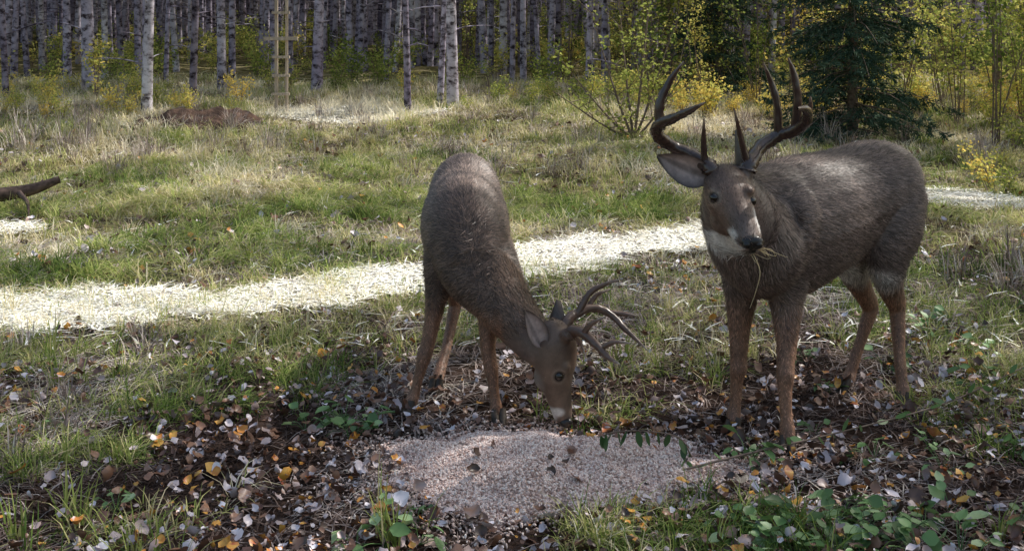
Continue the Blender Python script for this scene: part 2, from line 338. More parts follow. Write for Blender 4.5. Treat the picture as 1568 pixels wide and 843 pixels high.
x,y=field(1300,6.5,14,.5,1.);k=mainband(x,y)<.2;x,y=x[k],y[k];n=len(x)
merged('meadow_fallen_leaves',leavesT(n),LF,np.column_stack([x,y,gz(x,y)+.06]),np.column_stack([rng.normal(size=n)*.6,rng.normal(size=n)*.6,rng.random(n)*6]),rng.uniform(.03,.07,n),rng.random(n)**1.1,LEAF)

# ------------------------------------------------------------ grain pile
GRAIN=foliage('grain',[(0,(.42,.28,.24)),(.5,(.80,.62,.56)),(1,(.96,.86,.80))],.0,1,direct=True)
gxx,gyy=np.meshgrid(np.linspace(-.7,.95,130),np.linspace(3.15,4.2,90))
hh=pileh(gxx,gyy)+np.array([noise.noise((a*7,b*7,0)) for a,b in zip(gxx.ravel(),gyy.ravel())]).reshape(gxx.shape)*.024-.006
V=np.column_stack([gxx.ravel(),gyy.ravel(),hh.ravel()])
I=np.arange(90*130).reshape(90,130);F=np.stack([I[:-1,:-1],I[:-1,1:],I[1:,1:],I[1:,:-1]],-1).reshape(-1,4)
F=F[V[F].mean(1)[:,2]>.004]
me=fastmesh('mound',V,F);me.materials.append(solid('grain_mass',(.36,.26,.22),(.66,.52,.46),60,.8,.5));me.polygons.foreach_set('use_smooth',np.full(len(me.polygons),True))
pile=empty('grain_pile',(0,0,0)); obj('mound',me,pile)
tv,tf=tube([(-.5,0,0),(-.2,0,0),(.2,0,0),(.5,0,0)],[.03,.22,.22,.03],5,1,(0,1,0))
n=27000; r=rng.random(n)**.55; th=rng.random(n)*2*PI
far=rng.random(n)<.15; r=np.where(far,.9+np.abs(rng.normal(size=n))*.25,r)
wob=1+.12*np.sin(th*3+1)+.08*np.sin(th*7+2)+.05*np.sin(th*13)
x=PILE[0]+.58*r*np.cos(th)*wob;y=PILE[1]+.34*r*np.sin(th)*wob
zz=pileh(x,y)+np.array([noise.noise((a_*7,b_*7,0)) for a_,b_ in zip(x,y)])*.024-.003
zz=np.where(r>.9,np.maximum(zz,.004)+rng.random(n)*.02*(r>.95),zz)
merged('grains',tv,tf,np.column_stack([x,y,zz]),np.column_stack([rng.normal(size=n)*.5,rng.normal(size=n)*.6,rng.random(n)*6.3]),rng.uniform(.010,.018,n),rng.random(n),GRAIN,pile)

# ------------------------------------------------------------ trees
def trunkgeo(mb,h,r0,lean=(0,0),bend=.15,n=9,seed=0,dead=True):
    rr=random.Random(seed);k=9;P=[];R=[]
    for i in range(k):
        t=i/(k-1);P.append((lean[0]*t*h+bend*math.sin(t*5+seed)*t,lean[1]*t*h+bend*math.cos(t*4+seed)*t,h*t-.15*(i==0)))
        R.append(r0*(1.0-.85*t)*(1.18 if i==0 else 1))
    V,F=tube(P,R,n,2,(1,0,0));mb.add(V,F,0)
    P=np.array(P)
    if dead:
        for i in range(6):
            z=rr.uniform(.5,4);t=z/h;c=np.array([np.interp(z,P[:,2],P[:,0]),np.interp(z,P[:,2],P[:,1]),z]);a=rr.random()*6.3;l=rr.uniform(.25,1.)
            d=np.array([math.cos(a),math.sin(a),rr.uniform(-.1,.5)])
            V,F=tube([c,c+d*l*.5,c+d*l+np.array([0,0,-.1*l])],[.012,.008,.002],4,2);mb.add(V,F,0)
    return P
def tree_mesh(name,h,r0,nleaf,seed,lean=(0,0),crown0=.42,lsize=.22,crad=1.7):
    mb=MB();rg=np.random.default_rng(seed);P=trunkgeo(mb,h,r0,lean,.15,9,seed)
    cs=[]
    for i in range(12):
        z=h*rg.uniform(crown0,.95);c=np.array([np.interp(z,P[:,2],P[:,0]),np.interp(z,P[:,2],P[:,1]),z]);a=rg.random()*6.3
        l=crad*(1.15-z/h)*1.5*rg.uniform(.6,1);d=np.array([math.cos(a),math.sin(a),rg.uniform(.2,.7)])
        V,F=tube([c,c+d*l*.5,c+d*l],[.03,.018,.004],4,2);mb.add(V,F,0);cs.append((c+d*l*.55,l*.45));cs.append((c+d*l,l*.35))
    m=nleaf//len(cs)+1
    for c,s in cs:
        C=c+rg.normal(size=(m,3))*max(s,.3)*.55;V,F,b=leafquads(C,rg.uniform(.6,1.3,m)*lsize,None,.75,rg);mb.add(V,F,1,b+.4)
    return mb.mesh(name,[BARK,CANOPY])
rows=[(-6.85,17.8,.105,-.03),(-5.0,15.0,.07,.02),(-5.15,15.4,.045,-.01),(-4.55,15.6,.05,.04),(-4.65,17.6,.07,0.),(-5.1,20,.06,.01),
(-3.10,17.4,.085,.03),(-8.1,20,.07,-.02),(-1.42,15.0,.045,-.035),(-1.05,15.8,.045,.05),(-.84,15.6,.08,-.01),(-2.2,19,.05,.06),
(.0,18.5,.045,.02),(1.2,17.5,.045,.03),(1.6,19,.06,-.01),(-7.6,16.5,.045,-.05),(-9.0,19,.08,-.03),(3.0,19,.05,.01),(-2.9,21,.06,.02),(.75,21,.06,-.02),(-.4,20.5,.05,.0),(-1.7,18.2,.04,-.05),(2.2,20,.05,.03),(-6.0,19,.04,.04),(.5,19.2,.04,-.06)]
for i,(tx,ty,r,ln) in enumerate(rows):
    me=tree_mesh('aspen_tree',random.uniform(11,15),r,90,100+i,(ln,random.uniform(-.02,.02)),.55)
    obj('aspen_tree',me,None,(tx,ty,float(gz(tx,ty))-.02))
TM=[tree_mesh('aspen',random.uniform(11,16),random.uniform(.045,.08),34,300+i,(random.uniform(-.03,.03),random.uniform(-.03,.03)),.55,.28) for i in range(7)]
n=1850;y=19.8+42*rng.random(n)**.85;x=(rng.random(n)*2-1)*(.52*y+1)
k=~((x>.14*y)&(x<.40*y)&(y<28)&(rng.random(n)<.5));x,y=x[k],y[k];n=len(x)
scatter('distant_aspen_forest',np.column_stack([x,y,gz(x,y)-.05]),np.column_stack([rng.normal(size=n)*.03,rng.normal(size=n)*.035,rng.random(n)*6.3]),rng.uniform(.75,1.15,n),.3+.3*rng.random(n),TM,'aspen')

# unseen tall aspens added toward the sun, crown leaves kept by a shade mask
N0=64000
gx_=rng.uniform(-8,7,N0);gy_=rng.uniform(.3,18,N0)
lf=np.maximum(litf(gx_,gy_),dapple(gx_,gy_))
dn=np.array([noise.noise((a*1.9,b*3.2,4.)) for a,b in zip(gx_,gy_)])
open_=np.where(gy_>6.7,(dn>-.02),(dn>.36))
k=(lf<rng.random(N0)*.5)&~(open_&(rng.random(N0)<.8)); gx_,gy_=gx_[k],gy_[k];n=len(gx_)
hgt=rng.uniform(9.5,14,n); L_=hgt/math.tan(EL)
C=np.column_stack([gx_+SUN_H[0]*L_,gy_+SUN_H[1]*L_,hgt])
V,F,b=leafquads(C,rng.uniform(.09,.18,n),None,.8)
TP=np.array([(8.2,7.),(11,12.5),(15,19),(17,9),(19,15),(18,23),(7.2,2.),(14.,3.5),(23,20)])
own=np.argmin(((C[:,None,:2]-TP[None])**2).sum(2),1)
for t in range(len(TP)):
    s=np.where(own==t)[0]
    if len(s)<20: continue
    g0=float(gz(*TP[t]))
    mb=MB();mb.add(V.reshape(-1,4,3)[s].reshape(-1,3)-np.array([*TP[t],g0]),np.arange(4*len(s)).reshape(-1,4),1,b.reshape(-1,4)[s].ravel()+.4)
    P=trunkgeo(mb,15,.16,(0,0),.1,12,700+t,False)
    for q in rng.choice(s,30):
        c=C[q]-np.array([*TP[t],g0]); z0=max(5,c[2]-4*rng.random()-2);r0=np.array([0,0,z0])
        Vv,Ff=tube([r0,(r0+c)/2+np.array([0,0,.5]),c],[.035,.02,.006],5,3);mb.add(Vv,Ff,0)
    obj('aspen_tree',mb.mesh('aspen_tree',[BARK,CANOPY]),None,(TP[t][0],TP[t][1],g0))

# ------------------------------------------------------------ spruces
def spruce(name,loc,H,R,seed):
    rg=np.random.default_rng(seed);mb=MB();V,F=tube([(0,0,-.1),(0,0,H*.5),(0,0,H)],[.07,.04,.01],9,4,(1,0,0));mb.add(V,F,0)
    z=.12;segs=[]
    while z<H-.1:
        l0=R*(1-z/H)**.8
        for j in range(10):
            a=rg.random()*6.3;l=l0*rg.uniform(.45,1.15);zz=z+rg.uniform(-.12,.12);d=np.array([math.cos(a),math.sin(a),0]);dr=rg.uniform(.05,.35)
            P=[np.array([0,0,zz]),d*l*.5+np.array([0,0,zz-.04*l]),d*l+np.array([0,0,zz-dr*l])]
            V,F=tube(P,[.010,.006,.002],4,2);mb.add(V,F,0)
            s=np.array([-d[1],d[0],0])
            for q in range(int(8+18*l)):
                t=rg.uniform(.08,1);c=P[0]*(1-t)**2+2*t*(1-t)*P[1]+t*t*P[2]
                tl=.30*(1.2-t)*rg.uniform(.6,1.3);sd=rg.choice([-1,1]);e=c+(s*sd*.8+d*.6)*tl+np.array([0,0,-.3*tl-.02+rg.normal()*.03])
                segs.append((c,e))
        z+=.17
    A=np.array([s[0] for s in segs]);B=np.array([s[1] for s in segs]);m=9
    t=np.tile(np.linspace(0.05,1,m),len(A));A2=np.repeat(A,m,0);B2=np.repeat(B,m,0);C=A2+(B2-A2)*t[:,None]
    D=(B2-A2);D/=np.linalg.norm(D,axis=1)[:,None]+1e-9;nn=rg.normal(size=C.shape);nn-=D*(nn*D).sum(1)[:,None];nn/=np.linalg.norm(nn,axis=1)[:,None]
    dr=D*.7+nn*.7;w=np.cross(dr,nn+rg.normal(size=C.shape)*.8);w/=np.linalg.norm(w,axis=1)[:,None]
    ln=.055;wd=.009
    V=np.stack([C-w*wd,C+w*wd,C+dr*ln+w*wd*.3,C+dr*ln-w*wd*.3],1).reshape(-1,3)
    mb.add(V,np.arange(len(V)).reshape(-1,4),1,np.repeat(np.repeat(rg.random(len(A))+.4,m),4))
    return obj(name,mb.mesh(name,[STEM,NEEDLE]),None,loc)
spruce('spruce_tree',(4.1,13.2,float(gz(4.1,13.2))),4.6,1.3,1)
spruce('spruce_tree',(3.3,17.5,float(gz(3.3,17.5))),4.5,1.0,2)

# ------------------------------------------------------------ shrubs
def bush(name,h,r,ns,nl,ls,seed,bias=0.,low=.15,stemr=.006):
    rg=np.random.default_rng(seed);mb=MB();Cs=[]
    for i in range(ns):
        a=rg.random()*6.3;rr=r*rg.random()**.5;hh=h*rg.uniform(.6,1);b=np.array([rg.normal()*.04,rg.normal()*.04,-.03])
        top=np.array([math.cos(a)*rr,math.sin(a)*rr,hh]);mid=(b+top)/2+np.array([-math.cos(a)*rr*.15,-math.sin(a)*rr*.15,hh*.1])
        V,F=tube([b,mid,top],[stemr,stemr*.7,stemr*.2],4,3);mb.add(V,F,0)
        c=catmull([b,mid,top],6)
        for q in range(5):
            k=rg.integers(3,len(c));e=c[k]+rg.normal(size=3)*np.array([.16,.16,.1])*h*.7;V,F=tube([c[k],e],[stemr*.4,stemr*.15],3,2);mb.add(V,F,0);Cs.append((c[k],e))
        Cs.append((mid,top));Cs.append((mid,top))
    A=np.array([c[0] for c in Cs]);B=np.array([c[1] for c in Cs]);q=rg.integers(0,len(A),nl);t=rg.random(nl)[:,None]
    C=A[q]*(1-t)+B[q]*t+rg.normal(size=(nl,3))*ls*1.0;C=C[C[:,2]>low*h*.5]
    V,F,b=leafquads(C,rg.uniform(.6,1.3,len(C))*ls,.6,.7,rg);mb.add(V,F,1,b+bias)
    return mb.mesh(name,[STEM,BUSH])
BM=[bush('shrub',.8,.4,6,330,.055,40+i) for i in range(4)]
SM=[bush('sapling',2.6,.7,5,600,.06,60+i,stemr=.010) for i in range(4)]
n=760;y=14.6+24*rng.random(n)**1.6;x=(rng.random(n)*2-1)*(.54*y+1);g=nz(x,y,.35,9.)
dens=.60+.9*g+smooth((y-17)/3)*.25+.3*(x>1.);k=(rng.random(n)<dens)&(mainband(x,y)<.1);x,y=x[k],y[k];n=len(x)
s=np.where(y<18,rng.uniform(.3,.75,n),rng.uniform(.5,1.1,n))
def put(name,x,y,scl,tint,meshes,vn,tilt=.15,dz=0.):
    n=len(x); rot=np.column_stack([rng.normal(size=n)*tilt,rng.normal(size=n)*tilt,rng.random(n)*2*PI])
    return scatter(name,np.column_stack([x,y,gz(x,y)+dz]),rot,scl,tint,meshes,vn)
put('forest_undergrowth',x,y,s,.64+.6*nz(x,y,.3,2.)+.14*rng.normal(size=n)-.018*(y-16),BM,'shrub',.08)
x=np.concatenate([rng.uniform(5.2,10,34),rng.uniform(1.8,6,16),rng.uniform(-1,9,22)]);y=np.concatenate([rng.uniform(10.5,17,34),rng.uniform(15.5,19,16),rng.uniform(19,26,22)])
k=x>.33*y-1.6*(y>14);k[34:]=True;x,y=x[k],y[k];n=len(x)
put('edge_saplings',x,y,rng.uniform(.6,1.15,n),.50+.18*rng.normal(size=n)+.02*(x-4),SM,'sapling',.08)
x=rng.uniform(4.2,9,100);y=rng.uniform(8.,15.5,100);k=(x>.42*y);x,y=x[k],y[k]
put('edge_weeds',x,y,rng.uniform(.3,.85,len(x)),.62+.16*rng.normal(size=len(x)),BM,'shrub',.08)
rg=np.random.default_rng(5);mb=MB();Cs=[]
for dx,dy,h in((-.85,.2,.95),(-.5,0,1.5),(-.15,.3,1.7),(.15,-.1,1.5),(.45,.1,1.25),(.7,.2,.9),(-.95,-.2,.6),(.25,.3,1.9)):
    P=[(0,0,0),(dx*.4,dy*.4,h*.35),(dx,dy,h)];V,F=tube(P,[.018,.012,.004],6,4);mb.add(V,F,0);c=catmull(P,6)
    for q in range(9):
        k=rg.integers(3,len(c));e=c[k]+np.array([rg.normal()*.25,rg.normal()*.25,abs(rg.normal())*.3]);V,F=tube([c[k],e],[.006,.002],4,2);mb.add(V,F,0);Cs.append((c[k],e))
q=rg.integers(0,len(Cs),1100);A=np.array([c[0] for c in Cs])[q];B=np.array([c[1] for c in Cs])[q];t=rg.random(1100)[:,None];V,F,b=leafquads(A+(B-A)*t+rg.normal(size=(1100,3))*.03,rg.uniform(.03,.065,1100),.6,.6,rg);mb.add(V,F,1,b*.6+1.1)
obj('willow_shrub',mb.mesh('willow_shrub',[STEM,BUSH]),None,(1.42,12.8,float(gz(1.42,12.8))-.02))
obj('young_aspen_sapling',bush('young_aspen_sapling',2.4,.5,3,420,.06,91,1.1,stemr=.014),None,(6.0,12.6,float(gz(6,12.6))))
obj('young_aspen_sapling',bush('young_aspen_sapling',1.0,.3,4,260,.055,92,1.4,stemr=.008),None,(-6.1,16.2,float(gz(-6.1,16.2))))

# broadleaf weeds
def weed(seed,nl=9,sz=.036):
    rg=np.random.default_rng(seed);mb=MB()
    for i in range(nl):
        a=rg.random()*6.3;l=rg.uniform(.02,.09);z=rg.uniform(.02,.08);e=np.array([math.cos(a)*l,math.sin(a)*l,z]);V,F=tube([(0,0,0),e*.6+np.array([0,0,.01]),e],[.0015,.0012,.001],4,2);mb.add(V,F,0,.3)
        d=np.array([math.cos(a),math.sin(a),rg.uniform(-.6,.4)]);s=np.array([-math.sin(a),math.cos(a),rg.normal()*.4]);s_=sz*rg.uniform(.5,1.4);V=[]
        for t,w in((0,.05),(.25,.42),(.55,.45),(.85,.2),(1,.02)):
            c=e+d*s_*t*1.3+np.array([0,0,-.3*s_*t*t]);V+=[c-s*w*s_+np.array([0,0,.12*s_]),c,c+s*w*s_+np.array([0,0,.12*s_])]
        mb.add(np.array(V),LF,0,rg.random())
    return mb.mesh('broadleaf_weed',[WEED])
WM=[weed(i) for i in range(5)]
pts=[]
for cx,cy,sx,sy,m in((1.0,3.25,.22,.1,24),(.75,3.2,.15,.06,6),(-.55,4.05,.1,.07,5),(-.33,3.2,.08,.06,4),(1.15,3.85,.2,.1,5),(2.0,3.6,.3,.3,8),(-1.6,3.5,.3,.3,5),(2.6,5.2,.5,.5,12),(1.6,4.6,.4,.3,5)):
    for i in range(m): pts.append((cx+rng.normal()*sx,cy+rng.normal()*sy))
pts=np.array(pts);x,y=pts.T
put('broadleaf_weeds',x,y,rng.uniform(.6,1.15,len(x)),.35+.4*rng.random(len(x)),WM,'broadleaf_weed',.25)
def twig(name,P,R,leaves,ls,mat,hang,bias):
    mb=MB();V,F=tube(P,R,5,6);mb.add(V,F,0);c=catmull(P,12);rg=np.random.default_rng(len(P)+leaves)
    for i in range(leaves):
        k=int((i+.5)/leaves*(len(c)-1));a=rg.random()*6.3;d=np.array([math.cos(a)*.5,math.sin(a)*.5,hang])+rg.normal(size=3)*.2;d/=np.linalg.norm(d);s=np.cross(d,rg.normal(size=3));s/=np.linalg.norm(s);V=[]
        for t,w in((0,.04),(.3,.2),(.6,.22),(.85,.12),(1,.01)):
            q=c[k]+d*ls*t;V+=[q-s*w*ls,q,q+s*w*ls]
        mb.add(np.array(V),LF,1,bias+rg.random()*.3)
    return obj(name,mb.mesh(name,[STEM,mat]))
twig('drooping_twig',[(.62,3.72,.02),(.56,3.68,.12),(.44,3.62,.165),(.34,3.6,.17),(.28,3.58,.16)],[.003,.003,.002,.002,.001],13,.055,WEED,-1.2,.3)
twig('trailing_plant',[(.5,3.6,.03),(.8,3.68,.07),(1.15,3.82,.09),(1.6,4.05,.11),(2.05,4.35,.16)],[.004,.004,.003,.003,.002],26,.05,WEED,.1,.7)
mb=MB();V,F=tube([(-4.9,8.4,.04),(-4.3,8.8,.12),(-3.95,8.95,.16),(-3.72,9.02,.24)],[.05,.06,.05,.03],9,4);mb.add(V,F,0)
V,F=tube([(-4.2,8.85,.13),(-4.3,8.7,.3),(-4.2,8.6,.42)],[.02,.012,.004],6,3);mb.add(V,F,0)
V,F=tube([(-4.0,8.9,.15),(-3.8,8.6,.12),(-3.7,8.4,.05)],[.025,.015,.006],6,3);mb.add(V,F,0)
obj('fallen_branch',mb.mesh('fallen_branch',[solid('dark_rotten_wood',(.05,.035,.03),(.18,.12,.10),20,.9,.8)]))
a_,b_=np.meshgrid(np.linspace(-1.3,1.3,70),np.linspace(-.9,.9,50));h=np.clip(1-np.hypot(a_/.9,b_/.7)**1.6,-.2,1)*.2
h=h+np.array([noise.noise((p*3,q*3,2))+.5*noise.noise((p*8,q*8,5)) for p,q in zip(a_.ravel(),b_.ravel())]).reshape(h.shape)*.12*(h>0)
cx,cy=-4.0,13.6;V=np.column_stack([(a_+cx).ravel(),(b_+cy).ravel(),(gz(a_+cx,b_+cy)+h).ravel()]);I=np.arange(3500).reshape(50,70);F=np.stack([I[:-1,:-1],I[:-1,1:],I[1:,1:],I[1:,:-1]],-1).reshape(-1,4)
me=fastmesh('dirt_mound',V,F);me.materials.append(SOILM);obj('dirt_mound',me)
def box(mb,c,s):
    c=np.array(c);s=np.array(s)/2;V=np.array([(i,j,k) for i in(-1,1) for j in(-1,1) for k in(-1,1)])*s+c
    mb.add(V,[(0,1,3,2),(4,6,7,5),(0,4,5,1),(2,3,7,6),(0,2,6,4),(1,5,7,3)],0)
px,py=-3.20,14.9;g0=float(gz(px,py));mb=MB()
box(mb,(0,0,1.1),(.04,.04,2.4));box(mb,(.14,0,1.1),(.035,.035,2.4))
for zz_,ww in((1.05,.46),(.55,.24),(.80,.24),(.3,.24),(1.4,.24)): box(mb,(.07,-.045,zz_),(ww,.04,.05 if ww>.4 else .035))
obj('wooden_ladder_stand',mb.mesh('wooden_ladder_stand',[WOOD],False),None,(px,py,g0))

# ------------------------------------------------------------ deer
def furmat(name):
    m,nt,out=newmat(name);N=nt.nodes;L=nt.links
    a=N.new('ShaderNodeAttribute');a.attribute_name='Col'
    p=N.new('ShaderNodeBsdfPrincipled');p.inputs['Roughness'].default_value=.48;p.inputs['Specular IOR Level'].default_value=.5
    tc=N.new('ShaderNodeTexCoord');n=N.new('ShaderNodeTexNoise');n.inputs['Scale'].default_value=11;n.inputs['Detail'].default_value=10;n.inputs['Roughness'].default_value=.78;L.new(tc.outputs['Object'],n.inputs['Vector'])
    r=ramp(nt,[(.3,(.52,.49,.48)),(.7,(1.4,1.37,1.32))]);L.new(n.outputs['Fac'],r.inputs[0])
    mx=N.new('ShaderNodeMix');mx.data_type='RGBA';mx.blend_type='MULTIPLY';mx.inputs[0].default_value=1;L.new(a.outputs['Color'],mx.inputs[6]);L.new(r.outputs[0],mx.inputs[7])
    L.new(mx.outputs[2],p.inputs['Base Color']);L.new(p.outputs[0],out.inputs[0]);return m
FUR=furmat('deer_fur')
EYE=solid('deer_eye',(.006,.004,.003),(.012,.007,.005),5,.06,0,spec=.8)
NOSE=solid('deer_nose',(.008,.007,.007),(.02,.017,.017),90,.3,.5,spec=.6,bdist=.002)
HOOF=solid('hoof',(.03,.024,.02),(.12,.09,.07),30,.5,.2)
ANT=foliage('antler_bone',[(0,(.045,.025,.02)),(.5,(.11,.06,.045)),(1,(.6,.48,.4))],0,.9,.26,.8,True)
ANT2=foliage('antler_bone_light',[(0,(.10,.06,.045)),(.5,(.19,.12,.09)),(1,(.65,.54,.45))],0,.9,.3,.6,True)

def ring_tube(pts,lat,n=22,sub=6,egg=0.):
    D=catmull(np.array(pts,float),sub)
    C=D[:,:3];T,L,U=frames(C,lat);a=np.arange(n)*2*PI/n
    if (U[:,2].mean())<0: U=-U
    ca,sa=np.cos(a),np.sin(a);wsc=1-egg*np.clip(-sa,0,1)
    rows=[]
    def ring(i,off,sc_): return C[i]+T[i]*off+(D[i,3]*sc_)*L[i]*(ca*wsc)[:,None]+(D[i,4]*sc_)*U[i]*sa[:,None]
    r0=min(D[0,3],D[0,4]);r1=min(D[-1,3],D[-1,4])
    rows.append(ring(0,-r0*.75,.45));rows.append(ring(0,-r0*.45,.8))
    for i in range(len(C)): rows.append(ring(i,0,1))
    rows.append(ring(-1,r1*.45,.8));rows.append(ring(-1,r1*.75,.45))
    m=len(rows);V=list(np.concatenate(rows));F=[]
    for i in range(m-1):
        for j in range(n): F.append((i*n+j,i*n+(j+1)%n,(i+1)*n+(j+1)%n,(i+1)*n+j))
    F.append(tuple(range(n))[::-1]);F.append(tuple((m-1)*n+j for j in range(n)))
    return V,F
def ellipsoid(c,r,n=16):
    V=[];F=[]
    for i in range(1,n):
        t=PI*i/n
        for j in range(n*2): p=PI*j/n;V.append((c[0]+r[0]*math.sin(t)*math.cos(p),c[1]+r[1]*math.sin(t)*math.sin(p),c[2]+r[2]*math.cos(t)))
    m=n*2
    for i in range(n-2):
        for j in range(m):F.append((i*m+j,(i+1)*m+j,(i+1)*m+(j+1)%m,i*m+(j+1)%m))
    V.append((c[0],c[1],c[2]+r[2]));V.append((c[0],c[1],c[2]-r[2]));t=len(V)-2
    for j in range(m):F.append((t,j,(j+1)%m));F.append((t+1,(n-2)*m+(j+1)%m,(n-2)*m+j))
    return V,F
def remeshed(parts,vox=.0055,it=7):
    V=[];F=[]
    for v,f in parts:
        o=len(V);V+=[tuple(q) for q in v];F+=[tuple(i+o for i in q) for q in f]
    me=bpy.data.meshes.new('tmp');me.from_pydata(V,[],F);o=bpy.data.objects.new('tmp',me);sc.collection.objects.link(o)
    m=o.modifiers.new('r','REMESH');m.mode='VOXEL';m.voxel_size=vox
    m=o.modifiers.new('s','SMOOTH');m.factor=.5;m.iterations=it
    dg=bpy.context.evaluated_depsgraph_get();dg.update();r=bpy.data.meshes.new_from_object(o.evaluated_get(dg))
    bpy.data.objects.remove(o);return r
def setcol(me,C):
    a=me.color_attributes.new('Col','FLOAT_COLOR','POINT');a.data.foreach_set('color',np.column_stack([C,np.ones(len(C))]).astype('f').ravel())
def ear(base,tip,nrm,W,inner,outer,edge=(.07,.055,.05)):
    base=np.array(base,float);tip=np.array(tip,float);nrm=np.array(nrm,float);ax=tip-base;Ln=np.linalg.norm(ax);ax/=Ln
    nrm-=ax*(ax@nrm);nrm/=np.linalg.norm(nrm);s=np.cross(ax,nrm);nu,nv=14,11;V=[];C=[];F=[]
    for side in(0,1):
        for i in range(nu):
            t=i/(nu-1);w=W*(math.sin(PI*min(1,t**.75*.93+.07))**.8)*(1-.12*t)+.004
            if t<.15:w=max(w,W*.45)
            for j in range(nv):
                q=j/(nv-1)*2-1
                cup=.75*W*(1-abs(q)**2)*(1-.6*t)
                off=-cup - (.006*(1-q*q)*(1 if side else 0)+.001*side)
                V.append(base+ax*Ln*t+s*q*w+nrm*(off+.5*W))
                e=min(1,abs(q)**3+max(0,t-.75)*2.2)
                c=np.array(inner)*(1-e)+np.array(edge)*e if side==0 else np.array(outer)
                if side==0 and abs(q+.1)<.25: c=c*.6
                C.append(c*random.uniform(.8,1.15))
    o=nu*nv
    for i in range(nu-1):
        for j in range(nv-1):
            a=i*nv+j;F.append((a,a+1,a+nv+1,a+nv));F.append((o+a,o+a+nv,o+a+nv+1,o+a+1))
    me=fastmesh('ear',np.array(V),np.array(F));setcol(me,np.array(C));me.materials.append(FUR);me.polygons.foreach_set('use_smooth',np.full(len(me.polygons),True));return me
def hoofmesh(feet):
    mb=MB()
    for (c,f) in feet:
        c=np.array(c,float);f=np.array([*f,0.]);f/=np.linalg.norm(f);s=np.array([-f[1],f[0],0])
        for sd in(-1,1):
            o=c+s*sd*.0135
            P=[o+np.array([0,0,.05])-f*.012,o+np.array([0,0,.03]),o+f*.02+np.array([0,0,.014]),o+f*.046+np.array([0,0,.006])]
            V,F=tube(P,[.014,.0165,.0145,.004],8,3,s);mb.add(V,F,0)
            P=[c-f*.028+s*sd*.012+np.array([0,0,.06]),c-f*.036+s*sd*.012+np.array([0,0,.045])];V,F=tube(P,[.007,.003],6,2);mb.add(V,F,0)
    return mb.mesh('hooves',[HOOF])
def antlers(lst,k,mat,piv=None,sc_=1.):
    mb=MB();rg=np.random.default_rng(3)
    for P,R in lst:
        P=np.array(P,float)
        if piv is not None: P=np.array(piv)+(P-np.array(piv))*sc_
        D=catmull(np.column_stack([P,np.array(R)*k]),7);n=10
        C=D[:,:3];T,L,U=frames(C,(.3,.9,.1));a=np.arange(n)*2*PI/n
        r=np.maximum(D[:,3],.0012);rr=r[:,None]*(1+.09*rg.normal(size=(len(r),n))*(r>.006)[:,None])
        V=(C[:,None]+rr[:,:,None]*(L[:,None]*np.cos(a)[None,:,None]+U[:,None]*np.sin(a)[None,:,None])).reshape(-1,3)
        F=[(i*n+j,i*n+(j+1)%n,(i+1)*n+(j+1)%n,(i+1)*n+j) for i in range(len(C)-1) for j in range(n)]
        b=np.clip(np.repeat(np.clip(.85-r/.014,0.,1.),n)+rg.normal(size=len(C)*n)*.08+.1,0,1);mb.add(V,F,0,b)
    return mb.mesh('antlers',[mat])
HEADS={'L':((.16,4.03,.22),.2),'R':((.76,3.72,.88),.17)}
def deer(name,parts,colf,flowf,eyes,nose,ears,ants,feet,extra,key,nfur=115000):
    root=empty(name,(0,0,0));me=remeshed(parts)
    n=len(me.vertices);co=np.zeros(n*3,'f');me.vertices.foreach_get('co',co);co=co.reshape(-1,3).astype(float)
    nr=np.zeros(n*3,'f');me.vertices.foreach_get('normal',nr);nr=nr.reshape(-1,3).astype(float)
    C=colf(co,nr);setcol(me,C);me.materials.clear();me.materials.append(FUR);me.polygons.foreach_set('use_smooth',np.full(len(me.polygons),True))
    obj('body',me,root)
    rg=np.random.default_rng(len(key)+3);q=rg.integers(0,n,nfur);fl=flowf(co[q]);N_=nr[q];fl+=rg.normal(size=fl.shape)*.22
    fl-=N_*(fl*N_).sum(1)[:,None];fl/=np.linalg.norm(fl,axis=1)[:,None]+1e-9
    lens=(.009+.017*np.clip((co[q][:,2]-.3)/.3,0,1))*rg.uniform(.6,1.4,nfur)
    c_,r_=HEADS[key];hd=np.linalg.norm(co[q]-np.array(c_),axis=1)<r_;lens=np.where(hd,lens*.35,lens)
    d=fl+N_*rg.uniform(.08,.42,nfur)[:,None];s=np.cross(fl,N_);w=np.where(hd,.001,.0016)[:,None]
    c=co[q]+s*rg.normal(size=(nfur,1))*.003+fl*rg.normal(size=(nfur,1))*.003-N_*.001
    V=np.stack([c-s*w,c+s*w,c+d*lens[:,None]+s*w*.15,c+d*lens[:,None]-s*w*.15],1).reshape(-1,3)
    fm=fastmesh('fur',V,np.arange(4*nfur).reshape(-1,4));cc=C[q]*rg.choice([.4,.7,1.0,1.4,2.2],(nfur,1));cc=np.minimum(cc,.95);setcol(fm,np.repeat(cc,4,0));fm.materials.append(FUR);obj('fur_coat',fm,root)
    bvh=BVHTree.FromPolygons([tuple(v) for v in co],[tuple(p.vertices) for p in me.polygons])
    for e,r in eyes:
        loc,nn,_,_=bvh.find_nearest(Vector(e));c=loc-nn*(r*.35);V,F=ellipsoid(c,(r,r,r),12);m=bpy.data.meshes.new('eye');m.from_pydata(V,[],F);m.materials.append(EYE);m.polygons.foreach_set('use_smooth',[True]*len(F));obj('eye',m,root)
    m=remeshed(nose,.002,3);m.materials.clear();m.materials.append(NOSE);m.polygons.foreach_set('use_smooth',[True]*len(m.polygons));obj('nose',m,root)
    for e in ears: obj('ear',ear(*e),root)
    obj('antlers',antlers(ants,1.32,ANT) if key=='R' else antlers(ants,1.15,ANT2,(.2,4.03,.385),1.08),root);obj('hooves',hoofmesh(feet),root)
    if extra: obj(extra.name,extra,root)
    return root
